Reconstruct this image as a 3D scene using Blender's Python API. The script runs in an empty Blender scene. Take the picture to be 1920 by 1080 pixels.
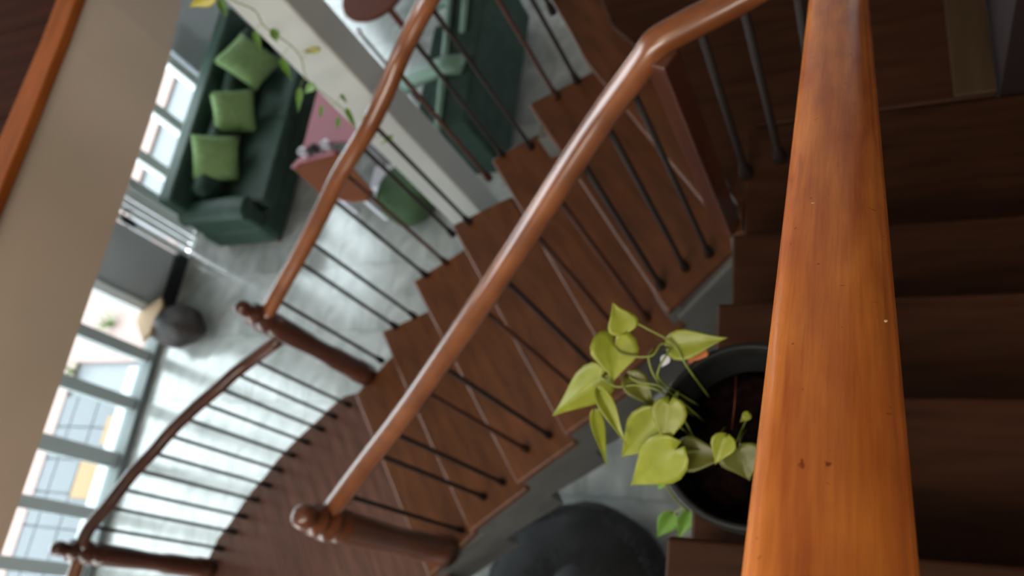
import bpy, bmesh, math, random
from mathutils import Vector, Matrix
random.seed(7)
S = bpy.context.scene
COL = S.collection
PI = math.pi

# ------------------------------------------------------------------ camera
H = 5.0                                   # eye height over the living-room floor (m)
FPX = 1500.0                              # 18 mm lens on a 23.04 mm wide sensor
def _v(a): return Vector(a)
_n = _v((730, 705, FPX)).normalized()
_y = _v((490, -3690, FPX)); _y = (_y - _n * _y.dot(_n)).normalized()
_z = -_n
_x = _y.cross(_z)
cam_d = bpy.data.cameras.new('camera'); cam = bpy.data.objects.new('camera', cam_d); COL.objects.link(cam)
cam_d.sensor_width = 23.04; cam_d.lens = 18.0; cam_d.clip_start = 0.02; cam_d.clip_end = 200
M = Matrix(((_x[0], -_x[1], -_x[2]), (_y[0], -_y[1], -_y[2]), (_z[0], -_z[1], -_z[2])))
cam.matrix_world = Matrix.Translation((0, 0, H)) @ M.to_4x4()
S.camera = cam
cam_d.dof.use_dof = True; cam_d.dof.focus_distance = 0.62; cam_d.dof.aperture_fstop = 3.7

# ------------------------------------------------------------------ world, lamps, exposure
W = bpy.data.worlds.new('sky'); S.world = W; W.use_nodes = True
_bg = W.node_tree.nodes['Background']; _bg.inputs[0].default_value = (0.86, 0.935, 1.0, 1); _bg.inputs[1].default_value = 9.0
def area(name, loc, target, sx, sy, power, col):
    l = bpy.data.lights.new(name, 'AREA'); l.shape = 'RECTANGLE'; l.size = sx; l.size_y = sy; l.energy = power; l.color = col
    o = bpy.data.objects.new(name, l); COL.objects.link(o); o.location = loc
    o.rotation_euler = (Vector(target) - Vector(loc)).to_track_quat('-Z', 'Y').to_euler(); return o
area('upper_window_light', (-5.9, 1.2, 5.6), (0, 0.8, 3.9), 2.8, 1.6, 22, (1.0, 0.97, 0.93))
area('living_front_fill', (-4.2, -1.84, 1.9), (-4.6, 3.0, 1.0), 2.8, 2.2, 110, (0.96, 0.98, 0.96))  # added fill to brighten the inner living-room walls, no window stands here
area('right_fill', (0.75, -1.3, 5.7), (-2.2, 1.2, 3.3), 1.0, 0.9, 52, (1.0, 0.90, 0.77))  # added warm fill for the beam and pillar side, no real lamp
area('front_window_light', (-1.6, -1.8, 5.5), (-1.9, 1.6, 3.4), 2.4, 1.4, 115, (1.0, 0.93, 0.84))
area('stair_lamp', (-0.9, -0.5, 6.3), (-0.5, 0.8, 3.0), 0.9, 0.9, 9, (1.0, 0.80, 0.58))
area('living_right_fill', (0.8, 5.2, 0.95), (-6.0, 3.0, 0.9), 2.6, 1.2, 90, (0.95, 0.98, 1.0))  # unseen fill added to lift the glazed wall, curtain and sofa front
S.view_settings.view_transform = 'Standard'; S.view_settings.look = 'None'
S.view_settings.gamma = 1.0; S.view_settings.use_curve_mapping = False
S.view_settings.exposure = 0.0

def at(px, py, z):
    """world point at height z that the eye sees at photo position px, py"""
    c = _v((px - 960, py - 540, FPX))
    d = _v((_x.dot(c), _y.dot(c), _z.dot(c)))
    return _v((0, 0, H)) + d * ((z - H) / d.z)

# ------------------------------------------------------------------ materials
def mat(name, col, rough=0.5, spec=0.5, coat=0.0, metal=0.0, trans=0.0):
    m = bpy.data.materials.new(name); m.use_nodes = True
    b = m.node_tree.nodes['Principled BSDF']
    b.inputs['Base Color'].default_value = (*col, 1); b.inputs['Roughness'].default_value = rough
    b.inputs['Specular IOR Level'].default_value = spec; b.inputs['Metallic'].default_value = metal
    b.inputs['Coat Weight'].default_value = coat; b.inputs['Coat Roughness'].default_value = 0.12
    return m
def noisy(name, c1, c2, scale=(1, 1, 1), nscale=4.0, rough=0.5, coat=0.0, detail=5, bump=0.0, lo=0.35, hi=0.65, rot=0.0, vary=0.0, dist=0.0, spec=0.5):
    m = mat(name, c1, rough, spec, coat)
    nt = m.node_tree; N = nt.nodes; L = nt.links; b = N['Principled BSDF']
    tc = N.new('ShaderNodeTexCoord'); mp = N.new('ShaderNodeMapping'); nz = N.new('ShaderNodeTexNoise'); cr = N.new('ShaderNodeValToRGB')
    mp.inputs['Scale'].default_value = scale
    mr = N.new('ShaderNodeMapping'); mr.inputs['Rotation'].default_value = (0, 0, rot)
    L.new(tc.outputs['Object'], mr.inputs[0]); L.new(mr.outputs[0], mp.inputs[0])
    nz.inputs['Scale'].default_value = nscale; nz.inputs['Detail'].default_value = detail; nz.inputs['Distortion'].default_value = dist
    L.new(mp.outputs[0], nz.inputs['Vector']); L.new(nz.outputs['Fac'], cr.inputs[0])
    cr.color_ramp.elements[0].position = lo; cr.color_ramp.elements[0].color = (*c1, 1)
    cr.color_ramp.elements[1].position = hi; cr.color_ramp.elements[1].color = (*c2, 1)
    out = cr.outputs[0]
    if vary:
        oi = N.new('ShaderNodeObjectInfo'); hs = N.new('ShaderNodeHueSaturation'); mm = N.new('ShaderNodeMapRange')
        mm.inputs[3].default_value = 1 - vary; mm.inputs[4].default_value = 1 + vary
        L.new(oi.outputs['Random'], mm.inputs[0]); L.new(mm.outputs[0], hs.inputs['Value']); L.new(out, hs.inputs['Color']); out = hs.outputs[0]
    L.new(out, b.inputs['Base Color'])
    if bump:
        bp = N.new('ShaderNodeBump'); bp.inputs['Strength'].default_value = bump; bp.inputs['Distance'].default_value = 0.01
        L.new(nz.outputs['Fac'], bp.inputs['Height']); L.new(bp.outputs[0], b.inputs['Normal'])
    return m

def rail_wood():
    """honey orange varnished wood: long grain along y, darker streaks, small dents and scuffs"""
    m = mat('varnished_rail_wood', (0.5, 0.16, 0.03), 0.30, 0.4, 0.25)
    nt = m.node_tree; N = nt.nodes; L = nt.links; b = N['Principled BSDF']
    tc = N.new('ShaderNodeTexCoord')
    def noise(scale, ns, detail, dist=0.0):
        mp = N.new('ShaderNodeMapping'); mp.inputs['Scale'].default_value = scale; L.new(tc.outputs['Object'], mp.inputs[0])
        nz = N.new('ShaderNodeTexNoise'); nz.inputs['Scale'].default_value = ns; nz.inputs['Detail'].default_value = detail
        nz.inputs['Distortion'].default_value = dist; L.new(mp.outputs[0], nz.inputs['Vector']); return nz.outputs['Fac']
    def ramp(src, p0, c0, p1, c1):
        r = N.new('ShaderNodeValToRGB'); e = r.color_ramp.elements
        e[0].position = p0; e[0].color = (*c0, 1); e[1].position = p1; e[1].color = (*c1, 1); L.new(src, r.inputs[0]); return r.outputs[0]
    def mix(kind, fac, a, c):
        x = N.new('ShaderNodeMix'); x.data_type = 'RGBA'; x.blend_type = kind
        if isinstance(fac, float): x.inputs[0].default_value = fac
        else: L.new(fac, x.inputs[0])
        L.new(a, x.inputs[6]); L.new(c, x.inputs[7]); return x.outputs[2]
    broad = ramp(noise((1, 0.10, 0.10), 60, 3, 0.3), 0.36, (0.50, 0.135, 0.022), 0.66, (0.70, 0.235, 0.040))
    fine = ramp(noise((1, 0.035, 0.035), 420, 4), 0.38, (0.88, 0.84, 0.80), 0.58, (1, 1, 1))
    streak = ramp(noise((1, 0.06, 0.06), 110, 4, 0.8), 0.25, (0.72, 0.60, 0.50), 0.40, (1, 1, 1))
    cloud = ramp(noise((1, 0.5, 0.5), 22, 3), 0.3, (0.82, 0.74, 0.68), 0.65, (1.06, 1.03, 1.0))
    c = mix('MULTIPLY', 1.0, broad, fine); c = mix('MULTIPLY', 1.0, c, streak); c = mix('MULTIPLY', 1.0, c, cloud)
    spots = ramp(noise((1, 1, 1), 150, 2, 0.5), 0.235, (0.42, 0.26, 0.16), 0.285, (1, 1, 1))
    c = mix('MULTIPLY', 1.0, c, spots)
    L.new(c, b.inputs['Base Color'])
    bp = N.new('ShaderNodeBump'); bp.inputs['Strength'].default_value = 0.12; bp.inputs['Distance'].default_value = 0.002
    L.new(noise((1, 0.05, 0.05), 300, 4), bp.inputs['Height']); L.new(bp.outputs[0], b.inputs['Normal'])
    r = N.new('ShaderNodeMapRange'); r.inputs[3].default_value = 0.24; r.inputs[4].default_value = 0.42
    L.new(noise((1, 1, 1), 30, 4), r.inputs[0]); L.new(r.outputs[0], b.inputs['Roughness'])
    return m

m_rail = rail_wood()
m_hand = noisy('dark_handrail_wood', (0.145, 0.046, 0.015), (0.225, 0.074, 0.023), (1, 1, 1), 9, 0.27, 0.55, bump=0.03)
m_newel = noisy('dark_newel_wood', (0.050, 0.017, 0.011), (0.085, 0.027, 0.015), (1, 1, 0.2), 14, 0.3, 0.4)
m_newel2 = noisy('brown_newel_wood', (0.085, 0.027, 0.012), (0.15, 0.046, 0.018), (1, 1, 0.2), 14, 0.3, 0.4)
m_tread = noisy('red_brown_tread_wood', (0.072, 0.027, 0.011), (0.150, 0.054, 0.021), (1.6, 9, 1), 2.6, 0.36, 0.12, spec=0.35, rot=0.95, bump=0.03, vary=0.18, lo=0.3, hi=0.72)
m_up = noisy('shaded_tread_wood', (0.020, 0.0072, 0.0032), (0.041, 0.0148, 0.0062), (1.2, 12, 1), 3.0, 0.5, 0.0, spec=0.12, bump=0.03, vary=0.12, lo=0.3, hi=0.72)  # same wood as the lower treads; the upper flight's shade is in this colour
m_board = noisy('landing_board_wood', (0.072, 0.034, 0.026), (0.130, 0.060, 0.045), (1.6, 11, 1), 2.4, 0.26, 0.5, rot=0.97, bump=0.03, vary=0.16, lo=0.3, hi=0.72)
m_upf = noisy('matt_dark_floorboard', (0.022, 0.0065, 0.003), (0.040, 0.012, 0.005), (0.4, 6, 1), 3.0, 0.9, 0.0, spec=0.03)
m_olive = noisy('olive_brown_board', (0.035, 0.019, 0.006), (0.05, 0.026, 0.009), (8, 1, 1), 3, 0.45)
m_iron = mat('dark_iron_rod', (0.014, 0.010, 0.009), 0.55, 0.22)
m_rod2 = mat('brown_painted_rod', (0.045, 0.016, 0.009), 0.55, 0.25)
m_concrete = noisy('grey_painted_concrete', (0.105, 0.11, 0.105), (0.14, 0.145, 0.14), (1, 1, 1), 5, 0.8)
m_beam = noisy('beige_plaster', (0.46, 0.375, 0.29), (0.51, 0.405, 0.315), (1, 1, 1), 2.5, 0.75, bump=0.03)
m_pillar = noisy('pale_grey_plaster', (0.44, 0.47, 0.455), (0.49, 0.515, 0.50), (1, 1, 1), 3, 0.7)
m_wall = mat('grey_white_wall_paint', (0.42, 0.45, 0.47), 0.7)
m_white = mat('white_gloss_frame_paint', (0.78, 0.82, 0.83), 0.35)
m_greyframe = mat('grey_green_metal_frame', (0.30, 0.34, 0.34), 0.4)
m_track = mat('dark_grey_metal_track', (0.12, 0.14, 0.14), 0.6, 0.3)
m_black = mat('black_skirting_paint', (0.012, 0.013, 0.02), 0.4)
m_dwall = mat('unlit_wood_panel', (0.018, 0.009, 0.009), 0.6)  # wood panel out of the light, its darkness put into the colour
m_ceil = mat('warm_white_ceiling_paint', (0.55, 0.48, 0.40), 0.8)
m_trim = noisy('orange_floor_edge_wood', (0.17, 0.044, 0.007), (0.25, 0.068, 0.011), (1, 0.15, 1), 20, 0.85, 0.0, spec=0.08)
m_marble = noisy('pale_green_grey_marble', (0.22, 0.235, 0.225), (0.43, 0.445, 0.43), (1, 1, 1), 1.7, 0.17, 0.0, detail=8, dist=1.6, vary=0.04, spec=1.0)
m_grout = mat('tile_joint', (0.28, 0.30, 0.29), 0.5)
m_sofa = noisy('dark_green_velvet', (0.008, 0.028, 0.018), (0.016, 0.045, 0.029), (1, 1, 1), 9, 0.6)
m_sofa.node_tree.nodes['Principled BSDF'].inputs['Sheen Weight'].default_value = 0.05
m_sofa.node_tree.nodes['Principled BSDF'].inputs['Sheen Tint'].default_value = (0.4, 0.75, 0.6, 1)
m_pil = noisy('light_green_cushion_cloth', (0.14, 0.24, 0.085), (0.20, 0.31, 0.12), (1, 1, 1), 25, 0.8, bump=0.1)
m_chair = noisy('blackish_green_velvet', (0.018, 0.034, 0.026), (0.027, 0.047, 0.037), (1, 1, 1), 9, 0.85, spec=0.15)
m_sage = mat('sage_green_paint', (0.12, 0.20, 0.15), 0.5)
m_pot = noisy('black_plastic_pot', (0.006, 0.007, 0.007), (0.011, 0.012, 0.012), (1, 1, 1), 12, 0.5, spec=0.16)
m_soil = noisy('dark_potting_soil', (0.002, 0.001, 0.001), (0.009, 0.0035, 0.003), (1, 1, 1), 60, 0.95, bump=0.6, spec=0.05)
m_stem = mat('olive_green_stem', (0.16, 0.20, 0.03), 0.5)
m_dry = noisy('orange_dry_leaf', (0.36, 0.10, 0.03), (0.48, 0.17, 0.05), (1, 1, 1), 60, 0.7)
m_pink = mat('rose_pink_cloth', (0.36, 0.145, 0.175), 0.6, 0.3)
m_terra = mat('terracotta_brown_top', (0.17, 0.050, 0.020), 0.8, 0.15)
m_redwood = mat('deep_red_brown_wood', (0.11, 0.028, 0.015), 0.75, 0.2)
m_speck = mat('cream_paint_speck', (0.62, 0.42, 0.22), 0.6)
m_cup = mat('white_ceramic', (0.75, 0.76, 0.85), 0.25)
m_ott = noisy('leaf_green_ottoman_cloth', (0.028, 0.065, 0.024), (0.042, 0.088, 0.034), (1, 1, 1), 10, 0.8)
m_bag = noisy('dark_brown_woven_hide', (0.006, 0.005, 0.006), (0.035, 0.024, 0.019), (1, 1, 1), 8, 0.7)
m_tan = mat('tan_cloth_flap', (0.36, 0.25, 0.15), 0.8)
m_fur = noisy('black_shaggy_cloth', (0.003, 0.003, 0.003), (0.010, 0.010, 0.011), (1, 1, 1), 6, 0.85, bump=0.3)
m_fur2 = mat('charcoal_grey_piping', (0.028, 0.031, 0.033), 0.8)
m_patio = mat('light_grey_paving', (0.105, 0.115, 0.125), 0.7)
m_patioj = mat('white_paving_joint', (0.17, 0.18, 0.19), 0.7)
m_pinkpave = mat('pale_pink_paving', (0.26, 0.18, 0.16), 0.7)
m_orange = mat('ochre_orange_tile', (0.24, 0.14, 0.06), 0.7)
m_grass = mat('bright_grass_green', (0.07, 0.12, 0.02), 0.7)
m_curb = mat('white_sill_paint', (0.34, 0.36, 0.36), 0.5)

def leafmat(name, c1, c2):
    m = noisy(name, c1, c2, (1, 1, 1), 28, 0.42, 0.1, lo=0.3, hi=0.7, vary=0.10)
    nt = m.node_tree; N = nt.nodes; L = nt.links; b = N['Principled BSDF']
    tr = N.new('ShaderNodeBsdfTranslucent'); mx = N.new('ShaderNodeMixShader'); mx.inputs[0].default_value = 0.35
    src = b.inputs['Base Color'].links[0].from_socket
    L.new(src, tr.inputs[0]); L.new(b.outputs[0], mx.inputs[1]); L.new(tr.outputs[0], mx.inputs[2])
    L.new(mx.outputs[0], N['Material Output'].inputs[0]); return m
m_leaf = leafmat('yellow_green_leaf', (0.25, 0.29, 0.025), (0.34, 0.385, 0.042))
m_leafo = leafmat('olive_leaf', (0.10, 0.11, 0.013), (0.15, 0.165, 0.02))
m_leafg = leafmat('fresh_green_leaf', (0.12, 0.27, 0.03), (0.18, 0.36, 0.045))
m_leafy = leafmat('yellowing_leaf', (0.50, 0.42, 0.03), (0.58, 0.50, 0.05))
m_leafb = leafmat('brown_spotted_leaf', (0.10, 0.07, 0.02), (0.52, 0.48, 0.06))
m_glass = bpy.data.materials.new('window_glass'); m_glass.use_nodes = True
_nt = m_glass.node_tree; _nt.nodes.clear()
_o = _nt.nodes.new('ShaderNodeOutputMaterial'); _t = _nt.nodes.new('ShaderNodeBsdfTransparent'); _g = _nt.nodes.new('ShaderNodeBsdfGlossy')
_f = _nt.nodes.new('ShaderNodeLayerWeight'); _m = _nt.nodes.new('ShaderNodeMixShader')
_p = _nt.nodes.new('ShaderNodeMath'); _p.operation = 'POWER'; _p.inputs[1].default_value = 5.0; _q = _nt.nodes.new('ShaderNodeMath'); _q.operation = 'MULTIPLY_ADD'; _q.inputs[1].default_value = 0.9; _q.inputs[2].default_value = 0.03;  _g.inputs['Roughness'].default_value = 0.02
_t.inputs[0].default_value = (0.94, 0.97, 0.96, 1)
_nt.links.new(_f.outputs['Facing'], _p.inputs[0]); _nt.links.new(_p.outputs[0], _q.inputs[0]); _nt.links.new(_q.outputs[0], _m.inputs[0]); _nt.links.new(_t.outputs[0], _m.inputs[1]); _nt.links.new(_g.outputs[0], _m.inputs[2]); _nt.links.new(_m.outputs[0], _o.inputs[0])

# ------------------------------------------------------------------ object helpers
def thing(name, label, cat, loc=(0, 0, 0), group=None, kind=None):
    o = bpy.data.objects.new(name, None); COL.objects.link(o); o.location = loc; o.empty_display_size = 0.1
    if label: o['label'] = label
    if cat: o['category'] = cat
    if group: o['group'] = group
    if kind: o['kind'] = kind
    return o
def tag(o, label=None, cat=None, group=None, kind=None):
    for k, v in (('label', label), ('category', cat), ('group', group), ('kind', kind)):
        if v: o[k] = v
    return o
def rootloc(p):
    l = Vector((0, 0, 0))
    while p: l += p.location; p = p.parent
    return l
def obj(name, bm, m, parent=None, smooth=False, bevel=0.0, segs=2, angle=0.6):
    """links the bmesh (given in world coordinates) as one object; its origin sits at its own centre"""
    c = Vector((0, 0, 0)); vs = bm.verts[:]
    lo = Vector((min(v.co[i] for v in vs) for i in range(3))); hi = Vector((max(v.co[i] for v in vs) for i in range(3)))
    c = (lo + hi) / 2; c.z = lo.z
    bmesh.ops.recalc_face_normals(bm, faces=bm.faces[:])
    bmesh.ops.translate(bm, verts=vs, vec=-c)
    me = bpy.data.meshes.new(name); bm.to_mesh(me); bm.free()
    me.materials.append(m)
    if smooth or bevel:
        for p in me.polygons: p.use_smooth = True
    o = bpy.data.objects.new(name, me); COL.objects.link(o)
    o.parent = parent; o.location = c - rootloc(parent)
    if bevel:
        b = o.modifiers.new('bevel', 'BEVEL'); b.width = bevel; b.segments = segs; b.limit_method = 'ANGLE'; b.angle_limit = angle; b.harden_normals = True
    return o
def box(bm, x0, x1, y0, y1, z0, z1):
    vs = [bm.verts.new((x, y, z)) for x in (x0, x1) for y in (y0, y1) for z in (z0, z1)]
    for f in ((0, 1, 3, 2), (4, 6, 7, 5), (0, 4, 5, 1), (2, 3, 7, 6), (0, 2, 6, 4), (1, 5, 7, 3)): bm.faces.new([vs[i] for i in f])
def bx(*a):
    bm = bmesh.new(); box(bm, *a); return bm
def prism(pts, z0, z1):
    bm = bmesh.new(); n = len(pts)
    a = [bm.verts.new((p[0], p[1], z0)) for p in pts]; b = [bm.verts.new((p[0], p[1], z1)) for p in pts]
    bm.faces.new(a); bm.faces.new(b)
    for i in range(n): bm.faces.new((a[i], a[(i + 1) % n], b[(i + 1) % n], b[i]))
    return bm
def strip_wall(pts, thick, ztop, zbot, bm=None):
    """upright slab following a plan line; ztop / zbot are lists"""
    bm = bm or bmesh.new(); n = len(pts); rows = []
    for i, p in enumerate(pts):
        p = Vector(p[:2]); d = Vector(pts[min(i + 1, n - 1)][:2]) - Vector(pts[max(i - 1, 0)][:2]); d.normalize(); nn = Vector((-d.y, d.x)) * thick
        rows.append([bm.verts.new((p.x, p.y, zbot[i])), bm.verts.new((p.x, p.y, ztop[i])), bm.verts.new((p.x + nn.x, p.y + nn.y, ztop[i])), bm.verts.new((p.x + nn.x, p.y + nn.y, zbot[i]))])
    for a, b in zip(rows[:-1], rows[1:]):
        for k in range(4): bm.faces.new((a[k], a[(k + 1) % 4], b[(k + 1) % 4], b[k]))
    bm.faces.new(rows[0]); bm.faces.new(rows[-1]); return bm
def sweep(path, prof, bm=None, up=Vector((0, 0, 1)), scale=None):
    """sweeps a closed profile [(side, height)] along a path"""
    bm = bm or bmesh.new(); n = len(path); rings = []
    for i, p in enumerate(path):
        p = Vector(p); d = (Vector(path[min(i + 1, n - 1)]) - Vector(path[max(i - 1, 0)])).normalized()
        s = d.cross(up)
        if s.length < 1e-4: s = Vector((1, 0, 0))
        s.normalize(); u = s.cross(d).normalized(); k = scale[i] if scale else 1
        rings.append([bm.verts.new(p + s * a * k + u * b * k) for a, b in prof])
    m = len(prof)
    for a, b in zip(rings[:-1], rings[1:]):
        for k in range(m): bm.faces.new((a[k], a[(k + 1) % m], b[(k + 1) % m], b[k]))
    bm.faces.new(rings[0]); bm.faces.new(rings[-1]); return bm
def circ(r, n=10, ry=None): return [(r * math.cos(2 * PI * i / n), (ry or r) * math.sin(2 * PI * i / n)) for i in range(n)]
def lathe(prof, n=24, c=(0, 0, 0), bm=None):
    bm = bm or bmesh.new(); rings = []
    for r, z in prof:
        rings.append([bm.verts.new((c[0] + r * math.cos(2 * PI * i / n), c[1] + r * math.sin(2 * PI * i / n), c[2] + z)) for i in range(n)] if r > 1e-5 else [bm.verts.new((c[0], c[1], c[2] + z))])
    for a, b in zip(rings[:-1], rings[1:]):
        for i in range(n):
            j = (i + 1) % n
            if len(a) == 1 and len(b) > 1: bm.faces.new((a[0], b[i], b[j]))
            elif len(b) == 1 and len(a) > 1: bm.faces.new((a[i], a[j], b[0]))
            elif len(a) > 1: bm.faces.new((a[i], a[j], b[j], b[i]))
    for r in (rings[0], rings[-1]):
        if len(r) > 1: bm.faces.new(r)
    return bm
def smoothpath(pts, sub=6):
    pts = [Vector(p) for p in pts]; out = []
    for i in range(len(pts) - 1):
        a = pts[max(i - 1, 0)]; b = pts[i]; c = pts[i + 1]; d = pts[min(i + 2, len(pts) - 1)]
        for k in range(sub):
            t = k / sub
            out.append(0.5 * ((2 * b) + (c - a) * t + (2 * a - 5 * b + 4 * c - d) * t * t + (3 * b - a - 3 * c + d) * t ** 3))
    out.append(pts[-1]); return out
def clip(poly, p, n):
    out = []
    for i in range(len(poly)):
        a = Vector(poly[i]); b = Vector(poly[(i + 1) % len(poly)]); da = (a - p).dot(n); db = (b - p).dot(n)
        if da >= 0: out.append(a)
        if da * db < 0: out.append(a + (b - a) * (da / (da - db)))
    return out

# ================================================================== SETTING
# living-room floor: marble tiles on a bed
fl = tag(obj('floor', bx(-6.05, 2.2, -1.9, 8.6, -0.08, -0.012), m_grout), kind='structure')
TS = 0.6; tm = None
for i in range(13):
    for j in range(14):
        x = -6.0 + i * TS; y = -0.7 + j * TS - 0.35
        if x > 0.6: continue
        if tm is None:
            t0 = obj('tile', bx(x, x + TS - .004, y, y + TS - .004, -0.012, 0.0), m_marble, fl, bevel=0.0); tm = t0.data
        else:
            t = bpy.data.objects.new('tile', tm); COL.objects.link(t); t.parent = fl
            t.location = Vector((x + (TS - .004) / 2, y + (TS - .004) / 2, -0.012)) - rootloc(fl)

XW = -6.05      # plane of the glazed wall
def wpanel(y0, y1, z0=0.0, z1=3.3, th=0.22): return bx(XW - th, XW, y0, y1, z0, z1)
bm = wpanel(4.56, 5.55); box(bm, XW - .22, XW, 2.16, 2.74, 0, 3.3); box(bm, XW - .22, XW, 2.98, 3.08, 0, 3.3)
box(bm, XW - .22, XW, 7.2, 8.6, 0, 3.3); box(bm, XW - .22, XW, -1.9, -1.3, 0, 3.3); box(bm, XW - .22, XW, -1.9, 8.6, 3.2, 3.32)
tag(obj('wall_left', bm, m_wall), kind='structure')
tag(obj('wall_back', bx(-6.27, 2.2, 8.6, 8.8, 0, 6.6), m_wall), kind='structure')
tag(obj('baseboard_left', bx(XW + .001, XW + .045, 2.17, 2.75, 0, 0.13), m_black), kind='structure')
# pale curtain strip and white door posts beside the pier
bm = bmesh.new()
for k in range(4): box(bm, XW + .012 + .012 * (k % 2), XW + .05, 2.83 + k * .065, 2.83 + k * .065 + .055, 0.01, 3.1)
tag(obj('white_curtain', bm, m_white, bevel=.01), 'narrow white curtain drawn beside the grey wall pier', 'curtain')
def glazed(name, y0, y1, mull, fm, mw=0.06, base=0.07, pane=m_glass):
    root = thing(name, None, None, (XW, (y0 + y1) / 2, 0), kind='structure')
    bm = bmesh.new(); box(bm, XW - .10, XW + .05, y0, y1, 0.0, base); box(bm, XW - .13, XW, y0, y1, 3.12, 3.2)
    obj('window_track', bm, m_track if fm is m_greyframe else fm, root)
    for y, w in mull: obj('mullion', bx(XW - .09, XW + .005, y - w / 2, y + w / 2, base, 3.12), fm, root)
    ys = sorted([m_[0] for m_ in mull]); ys = [y0] + ys + [y1]
    for a, b in zip(ys[:-1], ys[1:]):
        if b - a > .08: obj('pane', bx(XW - .052, XW - .044, a + .01, b - .01, base, 3.12), pane, root)
    return root
glazed('door_1', -1.3, 2.16, [(2.12, .05), (1.73, .10), (1.29, .105), (.79, .13), (.33, .10), (-.12, .10), (-.58, .10), (-1.05, .10)], m_greyframe)
glazed('window_1', 3.08, 4.56, [(3.13, .09), (3.42, .10), (3.92, .10), (4.46, .10)], m_white, base=.12)
glazed('window_2', 5.55, 7.2, [(5.6, .08), (6.4, .1), (7.15, .08)], m_white)
tag(obj('trim_1', bx(XW + .001, XW + .03, 2.745, 2.81, 0, 3.2), m_white), kind='structure')
tag(obj('trim_2', bx(XW + .001, XW + .03, 2.085, 2.165, 0, 3.2), m_white), kind='structure')
# ceiling slab of the living room: beige edge beam, dark upper floor with an orange nosing
bmf = [(-2.46, -1.9), (-2.46, 1.2), (-2.465, 1.6), (-2.48, 1.85), (-2.52, 2.1), (-2.60, 2.5), (-2.62, 8.6), (-6.27, 8.6), (-6.27, -1.9)]
tag(obj('ceiling', prism(bmf, 3.30, 3.68), m_beam), kind='structure')
nose = [(-2.44, -1.9), (-2.44, 1.2), (-2.445, 1.6), (-2.46, 1.85), (-2.50, 2.1), (-2.58, 2.5), (-2.60, 8.6), (-2.72, 8.6), (-2.70, 2.5), (-2.62, 2.1), (-2.58, 1.85), (-2.565, 1.6), (-2.56, -1.9)]
tag(obj('trim_3', prism(nose, 3.68, 3.715), m_trim, bevel=.008), kind='structure')
up = thing('upper_floor', None, None, (-4.2, 1, 3.68), kind='structure')
for k in range(26):
    y0 = -1.9 + k * .4
    if y0 > 8.3: break
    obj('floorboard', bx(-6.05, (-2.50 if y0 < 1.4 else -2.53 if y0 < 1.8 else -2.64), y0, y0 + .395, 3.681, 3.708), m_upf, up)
# upper storey shell, outside the frame
bm = bx(0.86, 1.0, -1.9, 8.6, 0, 6.6); box(bm, .305, .859, 1.39, 4.2, 2.6, 3.35)
tag(obj('wall_right', bm, m_dwall), kind='structure')
tag(obj('wall_front', bx(-6.27, 1.0, -2.05, -1.9, 0, 6.6), m_beam), kind='structure')
bm = bx(-6.27, -6.05, -1.9, 8.6, 3.7, 4.3); box(bm, -6.27, -6.05, -1.9, -.6, 4.3, 6.6); box(bm, -6.27, -6.05, 3.6, 8.6, 4.3, 6.6); box(bm, -6.27, -6.05, -.6, 3.6, 6.3, 6.6)
tag(obj('wall_upper_left', bm, m_beam), kind='structure')
tag(obj('ceiling', bx(-6.27, 1.0, -2.05, 8.8, 6.6, 6.75), m_ceil), kind='structure')
# pillar beside the stairs
tag(obj('wall_pillar', bx(-2.0, -1.785, 1.815, 1.975, 0, 6.6), m_pillar, bevel=.012), kind='structure')

# outside: terrace seen through the glass
tr = thing('ground', None, None, (-8, 2, -0.1), kind='structure')
obj('paving_bed', bx(-16, -6.27, -8, 12, -0.16, -0.06), m_patioj, tr)
pm = None
for i in range(3):
    for j in range(18):
        x = -6.355 - i * .3; y = -2.5 + j * .3
        if y > 1.2: continue
        if i > 2: continue
        o_ = obj('paving_slab', bx(x - .285, x, y, y + .285, -0.06, -0.03), m_patio, tr)
obj('pink_path', bx(-8.6, -7.12, -8, 12, -0.06, -0.02), m_pinkpave, tr)
obj('sill_step', bx(-6.335, -6.20, -8, 1.66, -0.06, 0.02), m_curb, tr)
obj('pink_path', bx(-7.4, -6.28, 1.72, 3.0, -0.055, -0.01), m_pinkpave, tr)
obj('ochre_tile', bx(-6.62, -6.36, .46, .80, -0.06, -0.015), m_orange, tr)
obj('ochre_tile', bx(-6.45, -6.36, 0.94, 1.2, -0.06, -0.015), m_orange, tr)
for (gx, gy, gn, lab) in ((-6.78, 2.1, 26, 'light green grassy plant outside the glass door beside the grey pier'), (-7.1, 1.62, 14, 'small pale grass tuft on the bright terrace beyond the first door mullion')):
    g = thing('grass_plant', lab, 'plant', (gx, gy, -.02))
    bm = bmesh.new()
    for k in range(gn):
        a = random.uniform(0, 2 * PI); l = random.uniform(.12, .24); t = Vector((math.cos(a), math.sin(a), 0)); s = Vector((-t.y, t.x, 0)) * .008
        p = [Vector((gx, gy, -.02)) + t * l * q * .9 + Vector((0, 0, l * (1.5 * q - q * q))) for q in (0, .35, .7, 1)]
        L_ = [bm.verts.new(q - s * (1 - i / 3.2)) for i, q in enumerate(p)]; R_ = [bm.verts.new(q + s * (1 - i / 3.2)) for i, q in enumerate(p)]
        for i in range(3): bm.faces.new((L_[i], R_[i], R_[i + 1], L_[i + 1]))
    tag(obj('foliage', bm, m_grass, g), kind='stuff')

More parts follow.
